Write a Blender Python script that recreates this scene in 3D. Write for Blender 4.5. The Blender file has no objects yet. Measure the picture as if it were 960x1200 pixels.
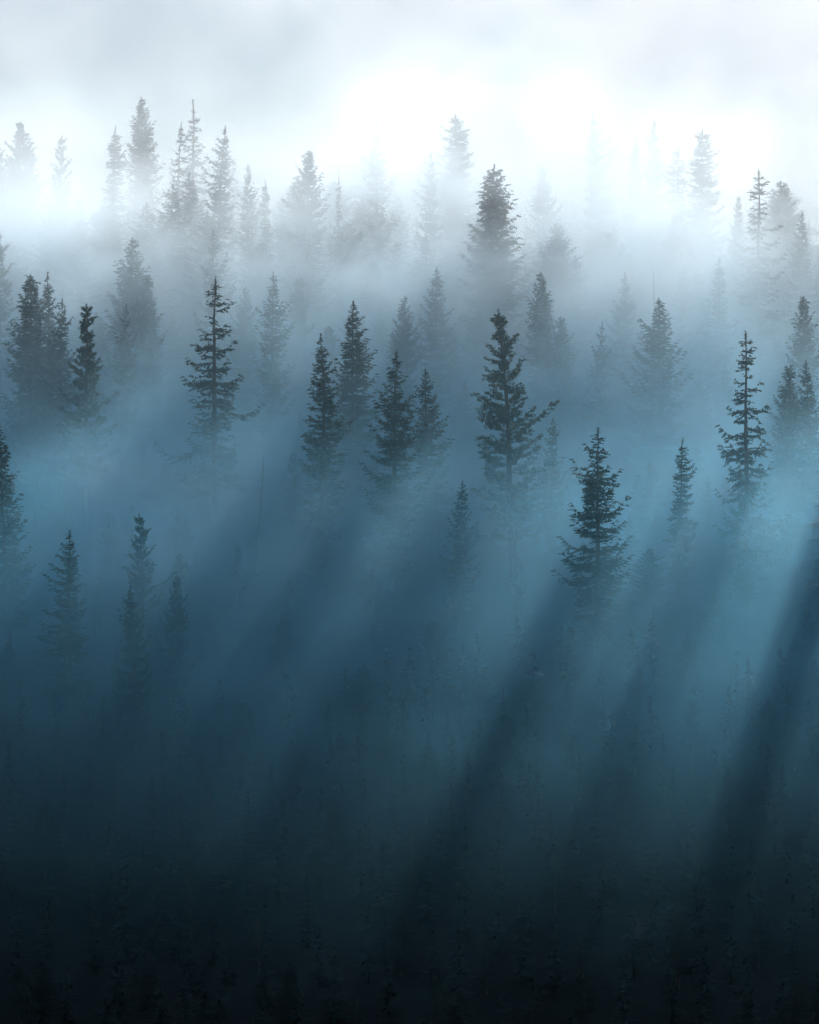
import bpy, math, random
import numpy as np
from mathutils import Vector

# ------------------------------------------------------------------ camera, sky, sun, exposure
S = bpy.context.scene
COL = S.collection
F_PX = 4200.0                       # focal length in pixels of the 960 wide photograph
cam_d = bpy.data.cameras.new('camera'); cam = bpy.data.objects.new('camera', cam_d); COL.objects.link(cam)
cam.location = (0, 0, 0); cam.rotation_euler = (math.radians(90), 0, 0)
cam_d.sensor_fit = 'HORIZONTAL'; cam_d.sensor_width = 36; cam_d.lens = 36 * F_PX / 960
cam_d.clip_start = 0.5; cam_d.clip_end = 9000
S.camera = cam

SUN_EL, SUN_AZ = math.radians(28.7), math.radians(16.2)      # azimuth measured to the right of the view (+Y)
w = bpy.data.worlds.new('World'); S.world = w; w.use_nodes = True
nt = w.node_tree; nt.nodes.clear()
sky = nt.nodes.new('ShaderNodeTexSky'); sky.sky_type = 'NISHITA'; sky.sun_disc = False
sky.sun_elevation = SUN_EL; sky.sun_rotation = SUN_AZ
sky.air_density = 1.0; sky.dust_density = 0.4; sky.ozone_density = 2.6
bg = nt.nodes.new('ShaderNodeBackground'); bg.inputs['Strength'].default_value = 0.05
out = nt.nodes.new('ShaderNodeOutputWorld')
nt.links.new(sky.outputs[0], bg.inputs[0]); nt.links.new(bg.outputs[0], out.inputs[0])

sl = bpy.data.lights.new('sun', 'SUN'); sun = bpy.data.objects.new('sun', sl); COL.objects.link(sun)
sl.energy = 5.0; sl.angle = math.radians(0.5); sl.color = (1.0, 0.97, 0.93)
SDIR = Vector((math.sin(SUN_AZ) * math.cos(SUN_EL), math.cos(SUN_AZ) * math.cos(SUN_EL), math.sin(SUN_EL)))
sun.rotation_euler = SDIR.to_track_quat('Z', 'Y').to_euler(); sun.location = SDIR * 300

vs = S.view_settings
vs.view_transform = 'Standard'; vs.look = 'None'; vs.exposure = 0.38; vs.gamma = 1.0; vs.use_curve_mapping = False

S.render.engine = 'CYCLES'
cy = S.cycles
cy.use_adaptive_sampling = True; cy.adaptive_threshold = 0.06; cy.adaptive_min_samples = 16
cy.use_denoising = True
try: cy.denoiser = 'OPENIMAGEDENOISE'
except Exception: pass
cy.max_bounces = 12; cy.diffuse_bounces = 2; cy.glossy_bounces = 1; cy.transmission_bounces = 1
cy.volume_bounces = 12; cy.transparent_max_bounces = 4
cy.sample_clamp_indirect = 8.0
cy.volume_max_steps = 256
cy.caustics_reflective = False; cy.caustics_refractive = False

# ------------------------------------------------------------------ helpers
R = random.Random(7)

def tag(o, label=None, cat=None, group=None, kind=None):
    if label: o['label'] = label
    if cat: o['category'] = cat
    if group: o['group'] = group
    if kind: o['kind'] = kind
    return o

def mesh_from(name, verts, faces4=None, faces3=None, mats4=None, mats3=None, smooth=False):
    """verts Nx3, quads Mx4, tris Kx3 as numpy arrays."""
    me = bpy.data.meshes.new(name)
    v = np.asarray(verts, dtype=np.float32)
    q = np.zeros((0, 4), np.int32) if faces4 is None else np.asarray(faces4, np.int32).reshape(-1, 4)
    t = np.zeros((0, 3), np.int32) if faces3 is None else np.asarray(faces3, np.int32).reshape(-1, 3)
    me.vertices.add(len(v)); me.vertices.foreach_set('co', v.ravel())
    loops = np.concatenate([q.ravel(), t.ravel()])
    me.loops.add(len(loops)); me.loops.foreach_set('vertex_index', loops)
    starts = np.concatenate([np.arange(len(q)) * 4, len(q) * 4 + np.arange(len(t)) * 3]).astype(np.int32)
    me.polygons.add(len(starts)); me.polygons.foreach_set('loop_start', starts)
    if smooth: me.polygons.foreach_set('use_smooth', np.ones(len(starts), bool))
    if mats4 is not None or mats3 is not None:
        a = np.zeros(len(q), np.int32) if mats4 is None else np.asarray(mats4, np.int32)
        b = np.zeros(len(t), np.int32) if mats3 is None else np.asarray(mats3, np.int32)
        me.polygons.foreach_set('material_index', np.concatenate([a, b]))
    me.update(calc_edges=True); me.validate()
    return me

def new_mat(name):
    m = bpy.data.materials.new(name); m.use_nodes = True
    m.node_tree.nodes.clear()
    return m, m.node_tree.nodes, m.node_tree.links

# ------------------------------------------------------------------ materials
def foliage_mat(name, c1, c2, rough):
    m, n, l = new_mat(name)
    o = n.new('ShaderNodeOutputMaterial'); p = n.new('ShaderNodeBsdfPrincipled')
    tc = n.new('ShaderNodeTexCoord'); nz = n.new('ShaderNodeTexNoise'); nz.inputs['Scale'].default_value = 1.3
    nz.inputs['Detail'].default_value = 2
    oi = n.new('ShaderNodeObjectInfo')
    mr = n.new('ShaderNodeMix'); mr.data_type = 'RGBA'
    mr.inputs['A'].default_value = (*c1, 1); mr.inputs['B'].default_value = (*c2, 1)
    add = n.new('ShaderNodeMath'); add.operation = 'MULTIPLY_ADD'; add.inputs[1].default_value = 0.4
    l.new(oi.outputs['Random'], add.inputs[0]); l.new(nz.outputs['Fac'], add.inputs[2])
    l.new(tc.outputs['Object'], nz.inputs['Vector'])
    sub = n.new('ShaderNodeMath'); sub.operation = 'SUBTRACT'; sub.inputs[1].default_value = 0.2; sub.use_clamp = True
    l.new(add.outputs[0], sub.inputs[0]); l.new(sub.outputs[0], mr.inputs['Factor'])
    l.new(mr.outputs['Result'], p.inputs['Base Color'])
    p.inputs['Roughness'].default_value = rough; p.inputs['Specular IOR Level'].default_value = 0.3
    tr = n.new('ShaderNodeBsdfTranslucent'); l.new(mr.outputs['Result'], tr.inputs['Color'])
    mx = n.new('ShaderNodeMixShader'); mx.inputs[0].default_value = 0.3
    l.new(p.outputs[0], mx.inputs[1]); l.new(tr.outputs[0], mx.inputs[2]); l.new(mx.outputs[0], o.inputs['Surface'])
    return m
NEEDLE = foliage_mat('spruce_needles', (0.016, 0.034, 0.028), (0.028, 0.05, 0.036), 0.6)
PINE = foliage_mat('pine_needles', (0.022, 0.048, 0.036), (0.038, 0.068, 0.045), 0.55)

def bark_mat(name, c1, c2):
    m, n, l = new_mat(name)
    o = n.new('ShaderNodeOutputMaterial'); p = n.new('ShaderNodeBsdfPrincipled')
    tc = n.new('ShaderNodeTexCoord'); mp = n.new('ShaderNodeMapping'); mp.inputs['Scale'].default_value = (9, 9, 1.6)
    nz = n.new('ShaderNodeTexNoise'); nz.inputs['Scale'].default_value = 2.0; nz.inputs['Detail'].default_value = 5
    cr = n.new('ShaderNodeMix'); cr.data_type = 'RGBA'
    cr.inputs['A'].default_value = (*c1, 1); cr.inputs['B'].default_value = (*c2, 1)
    bp = n.new('ShaderNodeBump'); bp.inputs['Strength'].default_value = 0.6; bp.inputs['Distance'].default_value = 0.03
    l.new(tc.outputs['Object'], mp.inputs['Vector']); l.new(mp.outputs[0], nz.inputs['Vector'])
    l.new(nz.outputs['Fac'], cr.inputs['Factor']); l.new(cr.outputs['Result'], p.inputs['Base Color'])
    l.new(nz.outputs['Fac'], bp.inputs['Height']); l.new(bp.outputs[0], p.inputs['Normal'])
    p.inputs['Roughness'].default_value = 0.85
    l.new(p.outputs[0], o.inputs['Surface'])
    return m
BARK = bark_mat('conifer_bark', (0.05, 0.038, 0.03), (0.12, 0.095, 0.075))
DEADWOOD = bark_mat('weathered_dead_wood', (0.10, 0.095, 0.09), (0.2, 0.19, 0.18))

m, n, l = new_mat('forest_floor')
o_ = n.new('ShaderNodeOutputMaterial'); p = n.new('ShaderNodeBsdfPrincipled')
tc = n.new('ShaderNodeTexCoord'); n1 = n.new('ShaderNodeTexNoise'); n1.inputs['Scale'].default_value = 0.25; n1.inputs['Detail'].default_value = 8
cr = n.new('ShaderNodeValToRGB')
cr.color_ramp.elements[0].position = 0.35; cr.color_ramp.elements[0].color = (0.012, 0.014, 0.011, 1)
cr.color_ramp.elements[1].position = 0.7; cr.color_ramp.elements[1].color = (0.018, 0.028, 0.017, 1)
bp = n.new('ShaderNodeBump'); bp.inputs['Strength'].default_value = 0.8; bp.inputs['Distance'].default_value = 0.4
l.new(tc.outputs['Object'], n1.inputs['Vector']); l.new(n1.outputs['Fac'], cr.inputs['Fac']); l.new(cr.outputs['Color'], p.inputs['Base Color'])
l.new(n1.outputs['Fac'], bp.inputs['Height']); l.new(bp.outputs[0], p.inputs['Normal'])
p.inputs['Roughness'].default_value = 0.95; l.new(p.outputs[0], o_.inputs['Surface'])
FLOOR = m

# ------------------------------------------------------------------ terrain
PROF_Y = np.array([-700, -300, -60, -15, 0, 25, 80, 130, 180, 235, 258, 285, 310, 350, 390, 430, 470, 540, 700, 1200, 3000.])
PROF_Z = np.array([30,    14,   0,  -1.6, -1.8, -8, -42, -76, -79, -55, -41.5, -27, -14, -1.0, 11.5, 24.5, 32.5, 35.5, 30, 10, 0.])
def ground(x, y):
    z = np.interp(y, PROF_Y, PROF_Z)
    z = 0.5 * z + 0.25 * (np.interp(y - 7, PROF_Y, PROF_Z) + np.interp(y + 7, PROF_Y, PROF_Z))
    k = np.clip((np.abs(y) - 30) / 100, 0, 1)
    z = z + k * (1.6 * np.sin(x * 0.055 + y * 0.021 + 0.6) + 1.1 * np.sin(x * 0.13 - y * 0.07 + 2.0) + 0.5 * np.sin(x * 0.31 + y * 0.22))
    # the ridge falls away slowly to both sides far outside the picture
    z = z - np.clip((np.abs(x) - 160) / 1200, 0, 1) ** 1.3 * 25
    return z

def graded(a, b, inner0, inner1, fine, coarse):
    out_ = list(np.arange(inner0, inner1 + 1e-6, fine))
    v, st = inner1, fine
    while v < b: st = min(coarse, st * 1.35); v += st; out_.append(min(v, b))
    v, st = inner0, fine
    while v > a: st = min(coarse, st * 1.35); v -= st; out_.insert(0, max(v, a))
    return np.array(sorted(set(out_)))
gx = graded(-1600, 1600, -90, 110, 2.2, 150); gy = graded(-700, 3000, 150, 520, 2.2, 150)
X, Y = np.meshgrid(gx, gy)
Z = ground(X, Y)
rs = np.random.RandomState(3)
Z = Z + rs.uniform(-0.22, 0.22, Z.shape) * ((np.abs(X) < 110) & (Y > 150))
nx, ny = len(gx), len(gy)
idx = np.arange(nx * ny).reshape(ny, nx)
q = np.stack([idx[:-1, :-1], idx[:-1, 1:], idx[1:, 1:], idx[1:, :-1]], -1).reshape(-1, 4)
me = mesh_from('hillside', np.stack([X, Y, Z], -1).reshape(-1, 3), q, smooth=True)
me.materials.append(FLOOR)
hill = bpy.data.objects.new('hillside', me); COL.objects.link(hill); tag(hill, kind='structure', label='wooded hillside falling from the misty ridge into deep shade')

# ------------------------------------------------------------------ conifer meshes (built 20 m tall)
def tube(pts, rad, sides):
    """quads of a tapered tube along pts"""
    pts = np.asarray(pts, float); k = len(pts)
    d = np.gradient(pts, axis=0); d /= np.linalg.norm(d, axis=1)[:, None] + 1e-9
    ref = np.array([0, 0, 1.0]) if abs(d[0][2]) < 0.8 else np.array([1.0, 0, 0])
    u = np.cross(d, ref); u /= np.linalg.norm(u, axis=1)[:, None] + 1e-9
    v = np.cross(d, u)
    a = np.arange(sides) * 2 * math.pi / sides
    ring = pts[:, None, :] + np.asarray(rad)[:, None, None] * (np.cos(a)[None, :, None] * u[:, None, :] + np.sin(a)[None, :, None] * v[:, None, :])
    i = np.arange((k - 1) * sides); r, c = i // sides, i % sides
    qd = np.stack([r * sides + c, r * sides + (c + 1) % sides, (r + 1) * sides + (c + 1) % sides, (r + 1) * sides + c], -1)
    return ring.reshape(-1, 3), qd

HT = 20.0
def make_conifer(seed, kind, width=2.6, base=0.25, levels=46, per=6, pitch0=25, pitch1=-15, curl=0.5, gap=0.12, power=0.8,
                 spray=0.25, clump=False, leader=0.6, lean=0.0, bulge=None, tri_budget=1.7, ragged=0.35, density=1.0, dead=False):
    """Returns (trunk mesh, crown mesh). pitch0/pitch1: upward angle in degrees of the branches at the tip / at the base."""
    r = np.random.RandomState(seed)
    nseg = 16
    zt = np.linspace(0, HT, nseg)
    bend = lean * (zt / HT) ** 2 * HT
    wob = np.cumsum(r.normal(0, 0.05, (nseg, 2)), axis=0) * np.linspace(0.2, 1, nseg)[:, None]
    tp = np.stack([bend + wob[:, 0], wob[:, 1], zt - 0.0], -1)
    trad = 0.26 * (1 - zt / HT) ** 0.85 + 0.018
    tp0 = tp.copy(); tp0[0, 2] -= 0.9
    tv, tq = tube(tp0, trad, 8)
    tm = mesh_from(kind + '_trunk', tv, tq, smooth=True); tm.materials.append(DEADWOOD if dead else BARK)
    def at(z): return np.array([np.interp(z, zt, tp[:, 0]), np.interp(z, zt, tp[:, 1]), z])
    V, Q, T, n0 = [], [], [], 0
    TV = []                                     # foliage triangles
    def add_tube(p, rad, s=3):
        nonlocal n0
        v, q_ = tube(p, rad, s); V.append(v); Q.append(q_ + n0); n0 += len(v)
    side_gain = r.uniform(0.65, 1.2, 8)         # crown uneven in each compass direction
    zs = base * HT + (HT * (1 - base) - leader) * (np.linspace(0, 1, levels) ** 0.92)
    for li, z in enumerate(zs):
        t = (HT - leader * 0.4 - z) / (HT * (1 - base))          # 0 top .. 1 base
        prof = max(t, 0) ** power
        if bulge is not None: prof = np.interp(t, [b[0] for b in bulge], [b[1] for b in bulge])
        rad = width * prof * (0.7 + 0.3 * math.sin(li * 1.9 + seed)) + 0.12
        npb = max(3, int(per * (0.55 + 0.45 * t) + r.uniform(-1, 1)))
        a0 = r.uniform(0, 6.28)
        for b in range(npb):
            if r.rand() < gap: continue
            a = a0 + b * 2 * math.pi / npb + r.normal(0, 0.35)
            g = side_gain[int((a % 6.283) / 6.283 * 8) % 8]
            L = rad * g * (1 - ragged * r.rand() ** 1.5) * (1.25 if r.rand() < 0.06 else 1.0)
            if L < 0.1: L = 0.1
            pit = math.radians(pitch0 + (pitch1 - pitch0) * min(1, t * 1.15) + r.normal(0, 7))
            o = at(z + r.uniform(-0.15, 0.15))
            dirh = np.array([math.cos(a), math.sin(a), 0.0])
            m_ = 6; s = np.linspace(0, 1, m_)
            sag = -0.22 * L * np.sin(s * math.pi * 0.75) * (0.3 + t) if not clump else 0.0
            up = curl * L * 0.35 * s ** 3
            pts = o + dirh * (L * s * math.cos(pit))[:, None] + np.array([0, 0, 1.0]) * (L * s * math.sin(pit) + sag + up)[:, None]
            perp = np.array([-dirh[1], dirh[0], 0])
            pts = pts + perp * (r.normal(0, 0.06) * L * s ** 2)[:, None]
            add_tube(pts, (0.016 + 0.012 * L) * (1 - 0.85 * s), 3)
            if dead: continue
            # lateral twigs with needles
            nt_ = max(2, int((L * (7.5 if not clump else 5.0) + 1) * density))
            for k in range(nt_):
                u = (k + 0.6) / nt_
                if clump: u = 0.15 + 0.85 * u ** 0.8
                u = min(1.0, max(0.08, u + r.normal(0, 0.03)))
                p0 = np.array([np.interp(u, s, pts[:, j]) for j in range(3)])
                sd = 1 if (k % 2) else -1
                tl = (0.34 * L * (1 - u) + 0.16 + 0.14 * min(1, L)) * r.uniform(0.6, 1.25)
                if clump: tl = r.uniform(0.22, 0.48) * (0.6 + 0.35 * min(L, 2) )
                fw = math.radians(r.uniform(30, 65)) if u < 0.96 else math.radians(r.uniform(-15, 15))
                dv = dirh * math.cos(fw) + perp * sd * math.sin(fw)
                dv = dv + np.array([0, 0, (r.uniform(-0.55, 0.05) if not clump else r.uniform(-0.1, 0.55)) + math.sin(pit) * 0.4])
                dv /= np.linalg.norm(dv)
                ns = max(2, int(tl / spray * 3.4 * tri_budget))
                if clump: ns = max(6, int(9 * tri_budget))
                sp = np.linspace(0.1, 1.0, ns)[:, None] if not clump else r.uniform(0.35, 1.0, (ns, 1))
                c = p0 + dv * tl * sp + r.normal(0, 0.025 if not clump else 0.06, (ns, 3))
                # each spray: thin leaf shaped triangle pointing along the twig, splayed
                dd = dv + r.normal(0, 0.5 if not clump else 0.75, (ns, 3)) + np.array([0, 0, -0.12 if not clump else 0.25])
                dd /= np.linalg.norm(dd, axis=1)[:, None]
                ww = np.cross(dd, r.normal(0, 1, (ns, 3))); ww /= np.linalg.norm(ww, axis=1)[:, None] + 1e-9
                ln = spray * r.uniform(0.55, 1.15, (ns, 1)); wd = ln * r.uniform(0.16, 0.30, (ns, 1))
                TV.append(np.stack([c - dd * ln * 0.35 - ww * wd, c - dd * ln * 0.35 + ww * wd, c + dd * ln * 0.75], 1).reshape(-1, 3))
    # needles on the leader
    if not dead:
        ns = int(55 * max(leader, 0.4) * tri_budget)
        zz = HT - leader * r.rand(ns) ** 0.8 * 1.3
        c = np.stack([np.interp(zz, zt, tp[:, 0]), np.interp(zz, zt, tp[:, 1]), zz], -1)
        dd = r.normal(0, 0.6, (ns, 3)) + np.array([0, 0, 0.8]); dd /= np.linalg.norm(dd, axis=1)[:, None]
        ww = np.cross(dd, r.normal(0, 1, (ns, 3))); ww /= np.linalg.norm(ww, axis=1)[:, None] + 1e-9
        TV.append(np.stack([c - ww * 0.035, c + ww * 0.035, c + dd * 0.22], 1).reshape(-1, 3))
    V = np.concatenate(V) if V else np.zeros((0, 3)); Q = np.concatenate(Q) if Q else np.zeros((0, 4), int)
    if TV:
        tvv = np.concatenate(TV); tri = np.arange(len(tvv)).reshape(-1, 3) + len(V)
        V = np.concatenate([V, tvv])
    else: tri = np.zeros((0, 3), int)
    cm = mesh_from(kind + '_crown', V, Q, tri, np.zeros(len(Q)), np.ones(len(tri)))
    cm.materials.append(DEADWOOD if dead else BARK); cm.materials.append(PINE if clump else NEEDLE)
    return tm, cm

VAR = {}
# classic spruce with tiers and lifted tips
SB = [(0, 0.04), (0.06, 0.16), (0.15, 0.36), (0.3, 0.64), (0.5, 0.9), (0.7, 1.0), (1.0, 0.85)]
NB = [(0, 0.05), (0.05, 0.3), (0.15, 0.52), (0.3, 0.66), (0.5, 0.9), (0.7, 1.0), (1.0, 0.9)]
DB = [(0, 0.06), (0.06, 0.28), (0.15, 0.52), (0.3, 0.8), (0.5, 1.0), (1.0, 0.9)]
VAR['spruce1'] = make_conifer(11, 'spruce', width=3.4, base=0.12, levels=44, per=7, pitch0=35, pitch1=-8, curl=0.9, bulge=SB, gap=0.12)
VAR['spruce2'] = make_conifer(12, 'spruce', width=3.0, base=0.12, levels=46, per=7, pitch0=35, pitch1=-14, curl=0.8, bulge=SB, ragged=0.5)
VAR['spruce3'] = make_conifer(13, 'spruce', width=4.0, base=0.1, levels=42, per=7, pitch0=32, pitch1=0, curl=1.0, bulge=SB, gap=0.2, ragged=0.6)
VAR['spire'] = make_conifer(23, 'spruce', width=3.5, base=0.08, levels=62, per=9, pitch0=35, pitch1=0, curl=0.5, bulge=NB, ragged=0.4, leader=0.9, gap=0.06)
VAR['narrow1'] = make_conifer(21, 'spruce', width=3.0, base=0.1, levels=54, per=8, pitch0=25, pitch1=-15, curl=0.6, bulge=NB, ragged=0.5, leader=0.9)
VAR['narrow2'] = make_conifer(22, 'spruce', width=2.4, base=0.12, levels=52, per=7, pitch0=25, pitch1=-20, curl=0.5, bulge=NB, ragged=0.55, gap=0.15, leader=1.2)
VAR['dense1'] = make_conifer(31, 'fir', width=4.2, base=0.08, levels=46, per=8, pitch0=48, pitch1=5, curl=0.6, bulge=DB, gap=0.05, ragged=0.4)
VAR['dense2'] = make_conifer(32, 'fir', width=3.5, base=0.08, levels=48, per=8, pitch0=50, pitch1=0, curl=0.6, bulge=DB, gap=0.05, ragged=0.45)
PB = [(0, 0.03), (0.08, 0.2), (0.2, 0.48), (0.4, 0.85), (0.6, 1.0), (1.0, 0.8)]
PC = [(0, 0.05), (0.1, 0.24), (0.22, 0.42), (0.4, 0.62), (0.6, 0.9), (1.0, 1.0)]
VAR['pine1'] = make_conifer(41, 'pine', width=3.7, base=0.2, levels=34, per=7, pitch0=32, pitch1=-10, curl=1.3, clump=True, spray=0.2, bulge=PC, gap=0.2, ragged=0.5, leader=0.9, density=1.7)
VAR['pine2'] = make_conifer(42, 'pine', width=3.0, base=0.22, levels=36, per=7, pitch0=40, pitch1=0, curl=0.9, clump=True, spray=0.22, bulge=PC, gap=0.2, ragged=0.5, leader=0.7, density=1.7)
VAR['pine3'] = make_conifer(43, 'pine', width=4.0, base=0.15, levels=40, per=8, pitch0=40, pitch1=0, curl=0.8, clump=True, spray=0.24, bulge=PB, gap=0.08, ragged=0.4, leader=0.6, density=1.8)
VAR['ragged1'] = make_conifer(51, 'spruce', width=3.0, base=0.15, levels=34, per=6, pitch0=5, pitch1=-25, curl=1.1, bulge=SB, gap=0.25, ragged=0.7, leader=1.6)
VAR['ragged2'] = make_conifer(52, 'spruce', width=3.8, base=0.12, levels=34, per=6, pitch0=18, pitch1=-16, curl=1.2, bulge=SB, gap=0.22, ragged=0.65, leader=1.0)
# bare snag
VAR['snag'] = make_conifer(61, 'snag', width=1.3, base=0.5, levels=20, per=3, pitch0=20, pitch1=5, curl=0.2, gap=0.4, ragged=0.6, dead=True)

def tree(var, x, y, H, wide=1.0, rot=None, name=None, lean=(0, 0)):
    tm, cm = VAR[var]
    k = 'dead_tree' if var == 'snag' else ('pine_tree' if var.startswith('pine') else ('fir_tree' if var.startswith('dense') else 'spruce_tree'))
    root = bpy.data.objects.new(name or k, None); COL.objects.link(root)
    root.empty_display_size = 1.0
    root.location = (x, y, float(ground(np.float64(x), np.float64(y))) - 0.1)
    s = H / HT
    root.scale = (s * wide, s * wide, s)
    root.rotation_euler = (R.gauss(0, 0.025), R.gauss(0, 0.025), R.uniform(0, 6.28) if rot is None else rot)
    for nm, me_ in (('trunk', tm), ('crown', cm)):
        c = bpy.data.objects.new(nm, me_); COL.objects.link(c); c.parent = root
    return root

def place_top(px, py, H):
    """distance at which a tree of height H standing on the slope has its tip in that direction"""
    kx = (px - 480) / F_PX; kz = (600 - py) / F_PX
    ys = np.linspace(228, 520, 1200)
    f = ground(kx * ys, ys) + H - kz * ys
    i = np.where((f[:-1] < 0) & (f[1:] >= 0))[0]
    y = ys[i[0]] if len(i) else ys[np.argmin(np.abs(f))]
    return kx * y, y

# tip px, tip py, height m, variant, width factor, label
HEROES = [
 # --- ridge line, left to right
 (-2,165,18,'pine3',0.8,'pale pine at the left end of the ridge line, half outside the picture'),
 (22,140,20,'pine3',0.85,'pale broad pine with upswept limbs, leftmost whole tree on the ridge line'),
 (70,158,19,'pine1',0.9,'pale round-topped pine standing alone right of the leftmost ridge pine'),
 (131,146,20,'narrow2',1.1,'faint slim spruce hugging the left side of the broadest ridge fir'),
 (168,103,20.5,'dense1',0.95,'tallest and broadest dense fir on the left part of the ridge'),
 (205,143,20,'ragged2',0.8,'thin spired spruce between the broad ridge fir and the ragged drooping spruce'),
 (228,114,22,'ragged1',1.0,'ragged ridge spruce with a bare needle-like tip and drooping arms'),
 (252,146,21,'spruce2',1.05,'dense dark cone-shaped spruce just right of the ragged drooping spruce on the ridge'),
 (291,190,17,'spruce3',0.75,'small open spruce where the left ridge group steps down'),
 (312,208,16,'narrow2',0.8,'slim faint spruce low on the ridge line left of the lone dense cone'),
 (359,175,20,'dense2',1.0,'dense cone-shaped fir left of the thin club-tipped spruce on the ridge'),
 (396,196,18,'ragged1',0.55,'very thin club-tipped spruce between two wide ridge trees'),
 (443,139,22,'spruce3',0.85,'open whorled spruce, tallest on the middle of the ridge'),
 (506,175,20,'spruce2',0.9,'faded spruce on the left flank of the broad misty ridge pair'),
 (530,133,22,'narrow1',1.25,'broad fading spruce whose foot dissolves in the brightest mist of the ridge'),
 (577,190,24.8,'spire',1.1,'tall dense grey-blue spire in front of the bright mist, widest of the middle trees'),
 (638,192,18,'dense2',0.9,'barely visible fir in white mist right of the tall dense spire'),
 (701,125,23,'spruce2',0.95,'tallest pale spruce on the right half of the ridge'),
 (737,160,20,'narrow2',1.0,'slim pale spruce left of the open twin-like ridge spruce'),
 (760,140,22,'spruce1',0.8,'pale open spruce, second in height on the right half of the ridge'),
 (799,165,20,'narrow2',1.1,'faint narrow spruce, left one of the close ridge pair'),
 (821,150,22,'narrow1',1.1,'faint tall spruce, right one of the close ridge pair'),
 (857,228,16,'pine2',0.85,'small pale pine with curved open limbs in the dip of the right ridge'),
 (888,198,23,'ragged2',1.15,'large pale spruce with long uneven limbs reaching over the right ridge'),
 (940,245,17,'spruce1',0.9,'faint spruce at the right end of the ridge line'),
 # --- second row, in the thick of the mist
 (0,266,21,'pine1',1.0,'dark pine cut by the left edge of the picture under the ridge'),
 (150,278,20,'dense1',1.1,'misty broad fir with glinting twigs below the left ridge group'),
 (172,320,17,'dense2',0.9,'smaller misty fir touching the right side of the broad glinting fir'),
 (252,268,19,'spruce3',0.9,'faint spruce in blue mist right above the dark stepped spruce'),
 (285,335,14.5,'dense1',0.95,'hazy low fir right behind the dark stepped spruce'),
 (343,322,14,'dense2',1.0,'hazy fir at the right shoulder of the round-headed spruce'),
 (410,350,18.5,'spruce1',1.1,'pale tall spruce, right and taller one of the pair in the bright gap'),
 (468,345,14.5,'dense1',0.9,'very faint fir in the bright mist above the sparkling wide spruce'),
 (508,312,16,'spruce1',1.0,'very faint spruce in bright mist left of the tall dense spire'),
 (638,318,17,'dense1',0.95,'hazy fir right of the tall dense spire and above the dark open pine'),
 (660,370,14,'dense2',1,'low hazy fir right of the dark open pine'),
 (700,375,15,'spruce3',0.8,'hazy spruce in the slope below the tallest right ridge tree'),
 (728,318,17,'spruce3',0.95,'pale wide spruce left of the bare snag'),
 (768,314,19,'snag',0.7,'bare dead snag with short broken twigs above the big glinting fir'),
 (803,292,17,'ragged1',0.8,'slim ragged spruce standing between the snag and the limbed spruce'),
 (842,300,18.5,'spruce2',1.0,'grey-blue spruce with spread lower arms left of the large limbed ridge tree'),
 (943,345,19,'dense2',0.8,'narrow dense fir near the right edge below the ridge'),
 (772,348,19,'dense1',1.1,'big misty fir with glinting outer twigs under the bare snag'),
 # --- third row, the dark trees
 (36,320,22,'dense2',1.0,'dark blunt-topped fir, left one of the dark pair by the left edge'),
 (53,318,21,'spruce2',0.95,'dark pointed spruce, right one of the dark pair by the left edge'),
 (70,349,20,'spruce1',0.85,'dark thin-tipped spruce just right of the dark pair'),
 (103,355,23,'pine2',1.0,'darkest pine on the left with tufted upswept limbs'),
 (141,355,17,'spruce3',0.8,'greyer spruce right of the darkest left pine'),
 (252,322,23.5,'ragged2',1.15,'dark stepped spruce with layered arms leaning into the first light shaft'),
 (318,317,18,'spruce3',0.95,'hazy round-headed spruce right of the dark stepped spruce'),
 (380,390,21,'spruce2',1.15,'darker shorter spruce, left one of the pair in the bright gap'),
 (459,410,22,'spruce3',1.05,'sparkling wide spruce at the top of the central shadow band'),
 (500,430,17,'spruce1',1.0,'small hazy spruce beside the sparkling wide spruce'),
 (604,360,26,'pine1',1.15,'dark open pine with tiered tufted limbs in front of the tall dense spire'),
 (645,487,14,'spruce1',0.8,'small spruce at the right foot of the dark open pine'),
 (876,386,24.5,'ragged2',1.0,'dark ragged spruce with a club-like top on the right slope'),
 (920,425,16.5,'dense2',0.9,'blue-grey fir right of the dark ragged spruce'),
 (955,420,17,'spruce1',0.9,'blue-grey spruce at the right edge beside the fir'),
 (795,512,14.5,'narrow2',1.0,'small spruce with bright droplets left of the dark ragged spruce'),
 # --- lower slope
 (700,499,20,'spruce3',1.2,'dark lone spruce throwing the clearest long shadow through the mist'),
 (537,562,13.5,'spruce1',0.9,'small dark spruce tip in the middle of the shade below the open pine'),
 (302,530,11,'snag',0.9,'faint bare snag in the light shaft left of the centre'),
 (12,496,20,'spruce1',1.1,'dark spruce at the left edge halfway down the slope'),
 (80,620,15.5,'spruce2',1.3,'nearly black spruce in deep shade on the lower left'),
 (168,600,15.5,'pine1',1.0,'dim pine with sparkling twigs on the lower left'),
 (203,672,12.5,'dense2',0.8,'low fir top with sparkling twigs right of the dim lower pine'),
 (160,683,14,'spruce3',0.9,'lowest distinct spruce tip below the dim sparkling pine'),
]
placed = []
for px, py, H, var, wd, lab in HEROES:
    x, y = place_top(px, py, H)
    t = tree(var, x, y, H, wd)
    tag(t, lab, 'tree', 'conifers one can tell apart on the slope')
    placed.append((x, y))

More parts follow.
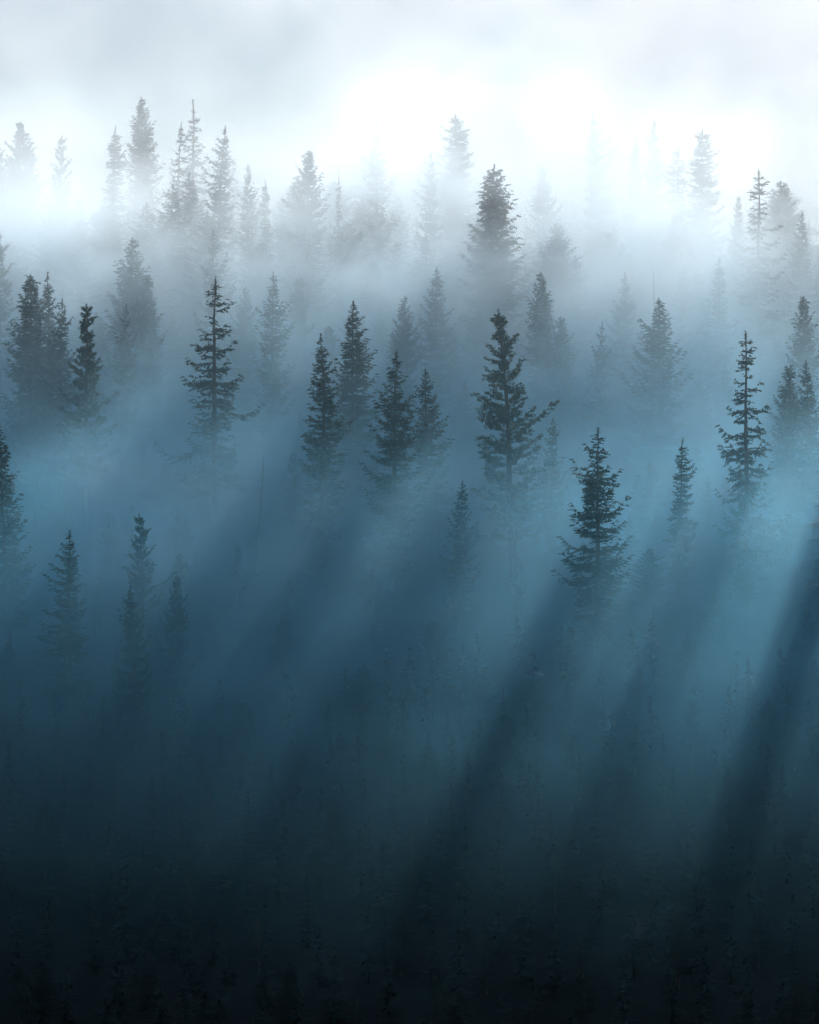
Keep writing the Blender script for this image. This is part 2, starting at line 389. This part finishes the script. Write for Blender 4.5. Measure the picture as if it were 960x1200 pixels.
# rest of the forest: those in view one by one, those beside and behind the view as one far wood
def free(x, y, d):
    return all((x - a) ** 2 + (y - b) ** 2 > d * d for a, b in placed)
ZONES = [(262, 'lowest', 'nearly black conifer in the deep shade at the foot of the slope'),
         (300, 'lower', 'dark conifer lost in blue shade on the lower slope'),
         (345, 'middle', 'small dim conifer between the taller dark trees of the middle slope'),
         (390, 'upper', 'small conifer sunk in the bright mist of the upper slope'),
         (999, 'ridge', 'low pale conifer closing the gaps along the misty ridge')]
MARKS = [(22, 140, 'leftmost ridge pine'), (168, 103, 'broad ridge fir'), (228, 114, 'ragged drooping ridge spruce'), (359, 175, 'cone-shaped ridge fir'),
         (443, 139, 'tallest middle ridge spruce'), (577, 190, 'tall dense spire'), (701, 125, 'tallest right ridge spruce'), (821, 150, 'close ridge pair'),
         (888, 198, 'large limbed ridge spruce'), (36, 320, 'dark left-edge pair'), (103, 355, 'darkest left pine'), (150, 278, 'misty glinting fir'),
         (252, 322, 'dark stepped spruce'), (380, 390, 'pair in the bright gap'), (459, 410, 'sparkling wide spruce'), (604, 360, 'dark open pine'),
         (700, 499, 'dark lone spruce'), (772, 348, 'big glinting fir'), (876, 386, 'dark ragged spruce'), (12, 496, 'dark left-edge spruce'),
         (80, 620, 'lower-left black spruce'), (168, 600, 'dim sparkling pine'), (537, 562, 'small tip in mid-shade'), (795, 512, 'droplet spruce')]
def describe(kind, adj, px, py):
    mx, my, nm = min(MARKS, key=lambda m_: math.hypot((m_[0] - px) * 1.3, m_[1] - py))
    dx, dy = px - mx, py - my; dist = math.hypot(dx, dy)
    v_ = '' if abs(dy) < 0.45 * abs(dx) else ('below' if dy > 0 else 'above')
    h_ = '' if abs(dx) < 0.3 * abs(dy) else ('left' if dx < 0 else 'right')
    rel = v_ + (' and ' if v_ and h_ else '') + (h_ + ' of' if h_ else '')
    far_ = 'just' if dist < 40 else 'a little way' if dist < 80 else 'some way' if dist < 130 else 'well' if dist < 200 else 'far'
    return '%s %s %s %s the %s' % (adj, kind, far_, rel, nm)
fill = 0; tries = 0
while tries < 9000 and fill < 330:
    tries += 1
    y = 236 + (450 - 236) * R.random() ** 0.85
    x = R.uniform(-0.12 * y - 1, 0.12 * y + 1)
    if not free(x, y, 6.3): continue
    H = R.uniform(10, 15) if y > 402 else R.uniform(7, 10) if y > 370 else (R.uniform(4.5, 6.5) if y > 292 else R.uniform(5, 6.5))
    var = R.choice(['spruce1', 'spruce2', 'spruce3', 'dense1', 'dense2', 'pine1', 'pine3', 'spire'])
    zone = next(z_ for z_ in ZONES if y < z_[0])
    kn = {'s': 'spruce', 'd': 'fir', 'p': 'pine'}[var[0]]
    t = tree(var, x, y, H, R.uniform(1.3, 1.8))
    adj = {'lowest': 'nearly black', 'lower': 'dark blue-grey', 'middle': 'dim small', 'upper': 'misty small', 'ridge': 'pale low'}[zone[1]]
    tz = float(ground(np.float64(x), np.float64(y))) + H
    tag(t, describe(kn, adj, 480 + F_PX * x / y, 600 - F_PX * tz / y), 'tree', '%s trees of the %s slope' % (kn, zone[1]) if zone[1] != 'ridge' else kn + ' trees along the ridge')
    placed.append((x, y)); fill += 1

# low detail conifers for the wood beside and behind the view
def low_tree(r, x, y, z, H, rad):
    V_, T_ = [], []
    V_ += [(x - .2, y - .12, z - 1), (x + .2, y - .12, z - 1), (x, y + .23, z - 1), (x, y, z + H)]
    T_ += [(0, 1, 3), (1, 2, 3), (2, 0, 3)]
    nl = int(H * 1.9)
    for i_ in range(nl):
        t_ = (i_ + .6) / nl; zz = z + H * (1 - t_ * 0.9) + r.uniform(-.15, .15)
        rr = rad * min(1, 0.08 + t_ * 1.5)
        for b_ in range(12):
            if r.random() < .1: continue
            a_ = r.uniform(0, 6.28); L = rr * r.uniform(.5, 1.15); wv = .11 * L + .07
            dx, dy = math.cos(a_), math.sin(a_); dz = -0.15 * L + r.uniform(-.45, .45)
            k_ = len(V_)
            V_ += [(x, y, zz), (x + dx * L * .6 - dy * wv, y + dy * L * .6 + dx * wv, zz + dz * .5 - .12), (x + dx * L, y + dy * L, zz + dz), (x + dx * L * .6 + dy * wv, y + dy * L * .6 - dx * wv, zz + dz * .5 - .12)]
            T_ += [(k_, k_ + 1, k_ + 2), (k_, k_ + 2, k_ + 3)]
    return V_, T_
FV, FT = [], []; far = 0; tries = 0
cells = {}
while tries < 5200:                                  # close canopy of young trees on the shaded lower slope
    tries += 1
    y = R.uniform(228, 305); x = R.uniform(-0.12 * y - 4, 0.12 * y + 6)
    cx_, cy_ = int(x // 2.6), int(y // 2.6)
    if any((x - a) ** 2 + (y - b) ** 2 < 2.6 ** 2 for i_ in (-1, 0, 1) for j_ in (-1, 0, 1) for a, b in cells.get((cx_ + i_, cy_ + j_), ())): continue
    if not free(x, y, 2.4): continue
    cells.setdefault((cx_, cy_), []).append((x, y))
    H = R.uniform(3.5, 6.0)
    v_, t_ = low_tree(R, x, y, float(ground(np.float64(x), np.float64(y))), H, H * R.uniform(.2, .28))
    k_ = len(FV); FV += v_; FT += [(a_ + k_, b_ + k_, c_ + k_) for a_, b_, c_ in t_]
tries = 0
while tries < 9000 and far < 700:
    tries += 1
    y = R.uniform(205, 640); x = R.uniform(-110, 150)
    inside = abs(x) < 0.12 * y + 1 and 236 < y < 425
    if inside and R.random() < 0.5: continue
    if not free(x, y, 4.6 if inside else 6.0): continue
    H = R.uniform(4, 6) if inside else (R.uniform(12, 20) if y < 455 else R.uniform(5, 8))
    v_, t_ = low_tree(R, x, y, float(ground(np.float64(x), np.float64(y))), H, H * R.uniform(.17, .24))
    k_ = len(FV); FV += v_; FT += [(a_ + k_, b_ + k_, c_ + k_) for a_, b_, c_ in t_]
    placed.append((x, y)); far += 1
for px, py, H in ((985, 470, 22), (1012, 440, 24), (1075, 430, 24), (-40, 470, 22), (-75, 430, 21)):   # tall ones just beside the view
    x, y = place_top(px, py, H)
    v_, t_ = low_tree(R, x, y, float(ground(np.float64(x), np.float64(y))), H, 3.6)
    k_ = len(FV); FV += v_; FT += [(a_ + k_, b_ + k_, c_ + k_) for a_, b_, c_ in t_]
fw = bpy.data.objects.new('young_forest', mesh_from('young_forest', FV, None, FT)); COL.objects.link(fw); fw.data.materials.append(NEEDLE)
tag(fw, 'dense wood of lesser conifers filling the slope between and beyond the big trees', 'forest', kind='stuff')
print('FILL', fill, 'FAR', far, len(FT), 'HERO', len(HEROES), 'tris', sum(len(a.polygons) + len(b.polygons) for a, b in VAR.values()))

# ------------------------------------------------------------------ air: even haze box and the drifting mist
def box_mesh(name, lo, hi):
    v = [(x, y, z) for z in (lo[2], hi[2]) for y in (lo[1], hi[1]) for x in (lo[0], hi[0])]
    f = [(0, 2, 3, 1), (4, 5, 7, 6), (0, 1, 5, 4), (2, 6, 7, 3), (0, 4, 6, 2), (1, 3, 7, 5)]
    return mesh_from(name, v, f)

m, n, l = new_mat('thin_haze')
o_ = n.new('ShaderNodeOutputMaterial'); pv = n.new('ShaderNodeVolumePrincipled')
pv.inputs['Color'].default_value = (0.35, 0.68, 0.95, 1); pv.inputs['Density'].default_value = 0.000008
pv.inputs['Anisotropy'].default_value = 0.4
l.new(pv.outputs[0], o_.inputs['Volume'])
hz = bpy.data.objects.new('haze', box_mesh('haze', (-1650, -750, -110), (1650, 3050, 170))); COL.objects.link(hz)
hz.data.materials.append(m); tag(hz, 'thin even haze filling the whole valley air', 'haze', kind='stuff')

m, n, l = new_mat('drifting_mist')
o_ = n.new('ShaderNodeOutputMaterial'); pv = n.new('ShaderNodeVolumePrincipled')
pv.inputs['Color'].default_value = (0.42, 0.74, 0.98, 1); pv.inputs['Anisotropy'].default_value = 0.77
def mth(op, *a, clamp=False):
    q_ = n.new('ShaderNodeMath'); q_.operation = op; q_.use_clamp = clamp
    for i_, v_ in enumerate(a):
        if isinstance(v_, (int, float)): q_.inputs[i_].default_value = v_
        else: l.new(v_, q_.inputs[i_])
    return q_.outputs[0]
def mrange(v_, a, b, c, d, mode='SMOOTHSTEP'):
    q_ = n.new('ShaderNodeMapRange'); q_.interpolation_type = mode
    l.new(v_, q_.inputs['Value'])
    for k_, x_ in zip(('From Min', 'From Max', 'To Min', 'To Max'), (a, b, c, d)): q_.inputs[k_].default_value = x_
    return q_.outputs[0]
tc = n.new('ShaderNodeTexCoord'); sx = n.new('ShaderNodeSeparateXYZ'); l.new(tc.outputs['Object'], sx.inputs[0])
PX, PY, PZ = sx.outputs
MIST_Z = [(-60, 0.0001), (-36, 0.0001), (-28, 0.0035), (-13, 0.034), (4, 0.050), (28, 0.027), (42, 0.011), (51, 0.0035), (62, 0.001), (78, 0.0)]
cr = n.new('ShaderNodeValToRGB'); cr.color_ramp.interpolation = 'LINEAR'
DMAX = 0.05
zf = mrange(PZ, -60, 90, 0, 1, 'LINEAR'); l.new(zf, cr.inputs['Fac'])
els = cr.color_ramp.elements
for i_, (z_, d_) in enumerate(MIST_Z):
    e = els[i_] if i_ < 2 else els.new(0.5)
    e.position = (z_ + 60) / 150; e.color = (d_ / DMAX,) * 3 + (1,)
base_d = mth('MULTIPLY', cr.outputs['Color'], DMAX)
nz = n.new('ShaderNodeTexNoise'); nz.inputs['Scale'].default_value = 0.058; nz.inputs['Detail'].default_value = 5; nz.inputs['Roughness'].default_value = 0.6; nz.inputs['Distortion'].default_value = 0.3
mp = n.new('ShaderNodeMapping'); mp.inputs['Scale'].default_value = (1, 0.7, 1.5); l.new(tc.outputs['Object'], mp.inputs[0]); l.new(mp.outputs[0], nz.inputs['Vector'])
amp_ = mrange(PZ, 2, 38, 0.06, 1.4)                              # patchy above, even lower down
nf = mth('MULTIPLY_ADD', mrange(nz.outputs['Fac'], 0.36, 0.66, -0.7, 0.7), amp_, 1.0)
# height above the slope, so that the mist hugs the tree tops
cr2 = n.new('ShaderNodeFloatCurve'); l.new(mrange(PY, 200, 600, 0, 1, 'LINEAR'), cr2.inputs['Value'])
cp = cr2.mapping.curves[0].points
ks = [200, 235, 258, 285, 310, 350, 390, 430, 470, 540, 600]
for i_, y_ in enumerate(ks):
    z_ = float(np.interp(y_, PROF_Y, PROF_Z)); p_ = ((y_ - 200) / 400, (z_ + 80) / 120)
    if i_ == 0: cp[0].location = p_
    elif i_ == len(ks) - 1: cp[-1].location = p_
    else: cp.new(*p_)
for p_ in cp: p_.handle_type = 'VECTOR'
cr2.mapping.update()
slope_z = mth('MULTIPLY_ADD', cr2.outputs[0], 120.0, -80.0)
hgt = mth('SUBTRACT', mth('SUBTRACT', PZ, slope_z), mth('ADD', mrange(PY, 338, 400, 0, 13), mrange(PY, 315, 245, 0, 1.5)))
top = mth('MULTIPLY_ADD', nz.outputs['Fac'], 8.0, 10.5)        # ragged upper edge, 14 to 20 m over the ground
soft = mrange(PY, 320, 370, 1.0, 1.8)                             # the upper edge frays out over the upper slope
layer = mrange(mth('DIVIDE', mth('SUBTRACT', hgt, top), soft), -5.0, 3.0, 1.0, 0.022)
nf = mth('MAXIMUM', nf, 0.12)
nf = mth('MULTIPLY', nf, mth('SUBTRACT', 1.0, mth('MULTIPLY', mrange(PZ, 28, 46, 0, 1), mrange(PX, 5, -42, 0, 0.5))))   # thinner over the left end of the ridge
d = mth('MULTIPLY', mth('MULTIPLY', base_d, nf), layer)
sq_ = lambda v_: mth('MULTIPLY', v_, v_)
PUFFS = [(55, 265, 372, 9, 12, 10, .05), (430, 325, 368, 10, 12, 9, .03), (560, 190, 425, 14, 14, 12, .02), (675, 290, 385, 10, 12, 10, .03)]
for px, py, y, rx, ry, rz, amp in PUFFS:
    cx_, cz_ = (px - 480) / F_PX * y, (600 - py) / F_PX * y
    vs1 = n.new('ShaderNodeVectorMath'); vs1.operation = 'SUBTRACT'; l.new(tc.outputs['Object'], vs1.inputs[0]); vs1.inputs[1].default_value = (cx_, y, cz_)
    vs2 = n.new('ShaderNodeVectorMath'); vs2.operation = 'DIVIDE'; l.new(vs1.outputs[0], vs2.inputs[0]); vs2.inputs[1].default_value = (rx, ry, rz)
    vs3 = n.new('ShaderNodeVectorMath'); vs3.operation = 'LENGTH'; l.new(vs2.outputs[0], vs3.inputs[0])
    g_ = mrange(vs3.outputs['Value'], 2.0, 0.0, 0.0, 1.0)
    d = mth('ADD', d, mth('MULTIPLY', mth('MULTIPLY', g_, amp), nf))
d = mth('MULTIPLY', mth('MULTIPLY', d, mrange(PY, 435, 470, 1.0, 0.03)), mth('MULTIPLY', mrange(PX, -45, -25, 0.7, 1.0), mrange(PX, 5, 45, 1.0, 0.9)))
mc = n.new('ShaderNodeMix'); mc.data_type = 'RGBA'; l.new(mth('MAXIMUM', mrange(d, 0.026, 0.07, 0, 1), mrange(PZ, -4, 36, 0, 1)), mc.inputs['Factor'])   # whiter with height and thickness: sunlit white above, shade blue below, put into colour
mc.inputs['A'].default_value = (0.29, 0.70, 0.93, 1); mc.inputs['B'].default_value = (0.84, 0.92, 0.97, 1)
l.new(mc.outputs['Result'], pv.inputs['Color'])
l.new(d, pv.inputs['Density']); l.new(pv.outputs[0], o_.inputs['Volume'])
m.cycles.volume_step_rate = 0.35
yy = np.array([205, 235, 258, 285, 310, 350, 390, 430, 470, 540.])
zb = np.interp(yy, PROF_Y, PROF_Z)
mv = [(x_, y_, z_ + dz) for x_ in (-95, 130) for dz in (-6, 44) for y_, z_ in zip(yy, zb)]
K = len(yy); mf = [(0 + i_, 1 + i_, K + 1 + i_, K + i_) for i_ in range(K - 1)]
mf += [(2 * K + i_ + 1, 2 * K + i_, 3 * K + i_, 3 * K + 1 + i_) for i_ in range(K - 1)]
mf += [(i_ + 1, i_, 2 * K + i_, 2 * K + i_ + 1) for i_ in range(K - 1)] + [(K + i_, K + i_ + 1, 3 * K + i_ + 1, 3 * K + i_) for i_ in range(K - 1)]
mf += [(0, K, 3 * K, 2 * K), (2 * K - 1, K - 1, 3 * K - 1, 4 * K - 1)]
import bmesh
mme = mesh_from('mist', mv, mf)
bmm = bmesh.new(); bmm.from_mesh(mme); bmesh.ops.recalc_face_normals(bmm, faces=bmm.faces); bmm.to_mesh(mme); bmm.free()
mist = bpy.data.objects.new('mist', mme); COL.objects.link(mist)
mist.data.materials.append(m); tag(mist, 'pale mist drifting over the ridge and between the conifers', 'mist', kind='stuff')

# cloud bank standing behind the ridge
m, n, l = new_mat('cloud_bank_vapour')
o_ = n.new('ShaderNodeOutputMaterial'); pv = n.new('ShaderNodeVolumePrincipled')
pv.inputs['Color'].default_value = (0.90, 0.93, 0.97, 1); pv.inputs['Anisotropy'].default_value = 0.35
tc = n.new('ShaderNodeTexCoord'); sx = n.new('ShaderNodeSeparateXYZ'); l.new(tc.outputs['Object'], sx.inputs[0])
PX, PY, PZ = sx.outputs
nz = n.new('ShaderNodeTexNoise'); nz.inputs['Scale'].default_value = 0.04; nz.inputs['Detail'].default_value = 5; nz.inputs['Roughness'].default_value = 0.62; nz.inputs['Distortion'].default_value = 0.6
l.new(tc.outputs['Object'], nz.inputs['Vector'])
d = mth('MULTIPLY', mrange(nz.outputs['Fac'], 0.42, 0.60, 0.0, 1.0), 0.016)
d = mth('MULTIPLY', d, mrange(PY, 455, 500, 0.0, 1.0))
d = mth('MULTIPLY', d, mrange(PZ, 165, 110, 0.0, 1.0))
d = mth('MULTIPLY', d, mrange(PX, -60, 50, 0.35, 1.1))
l.new(d, pv.inputs['Density']); l.new(pv.outputs[0], o_.inputs['Volume'])
m.cycles.volume_step_rate = 0.8
cb = bpy.data.objects.new('cloud_bank', box_mesh('cloud_bank', (-150, 450, 5), (190, 620, 165))); COL.objects.link(cb)
cb.data.materials.append(m); tag(cb, 'white cloud bank standing behind the ridge of conifers', 'cloud', kind='stuff')
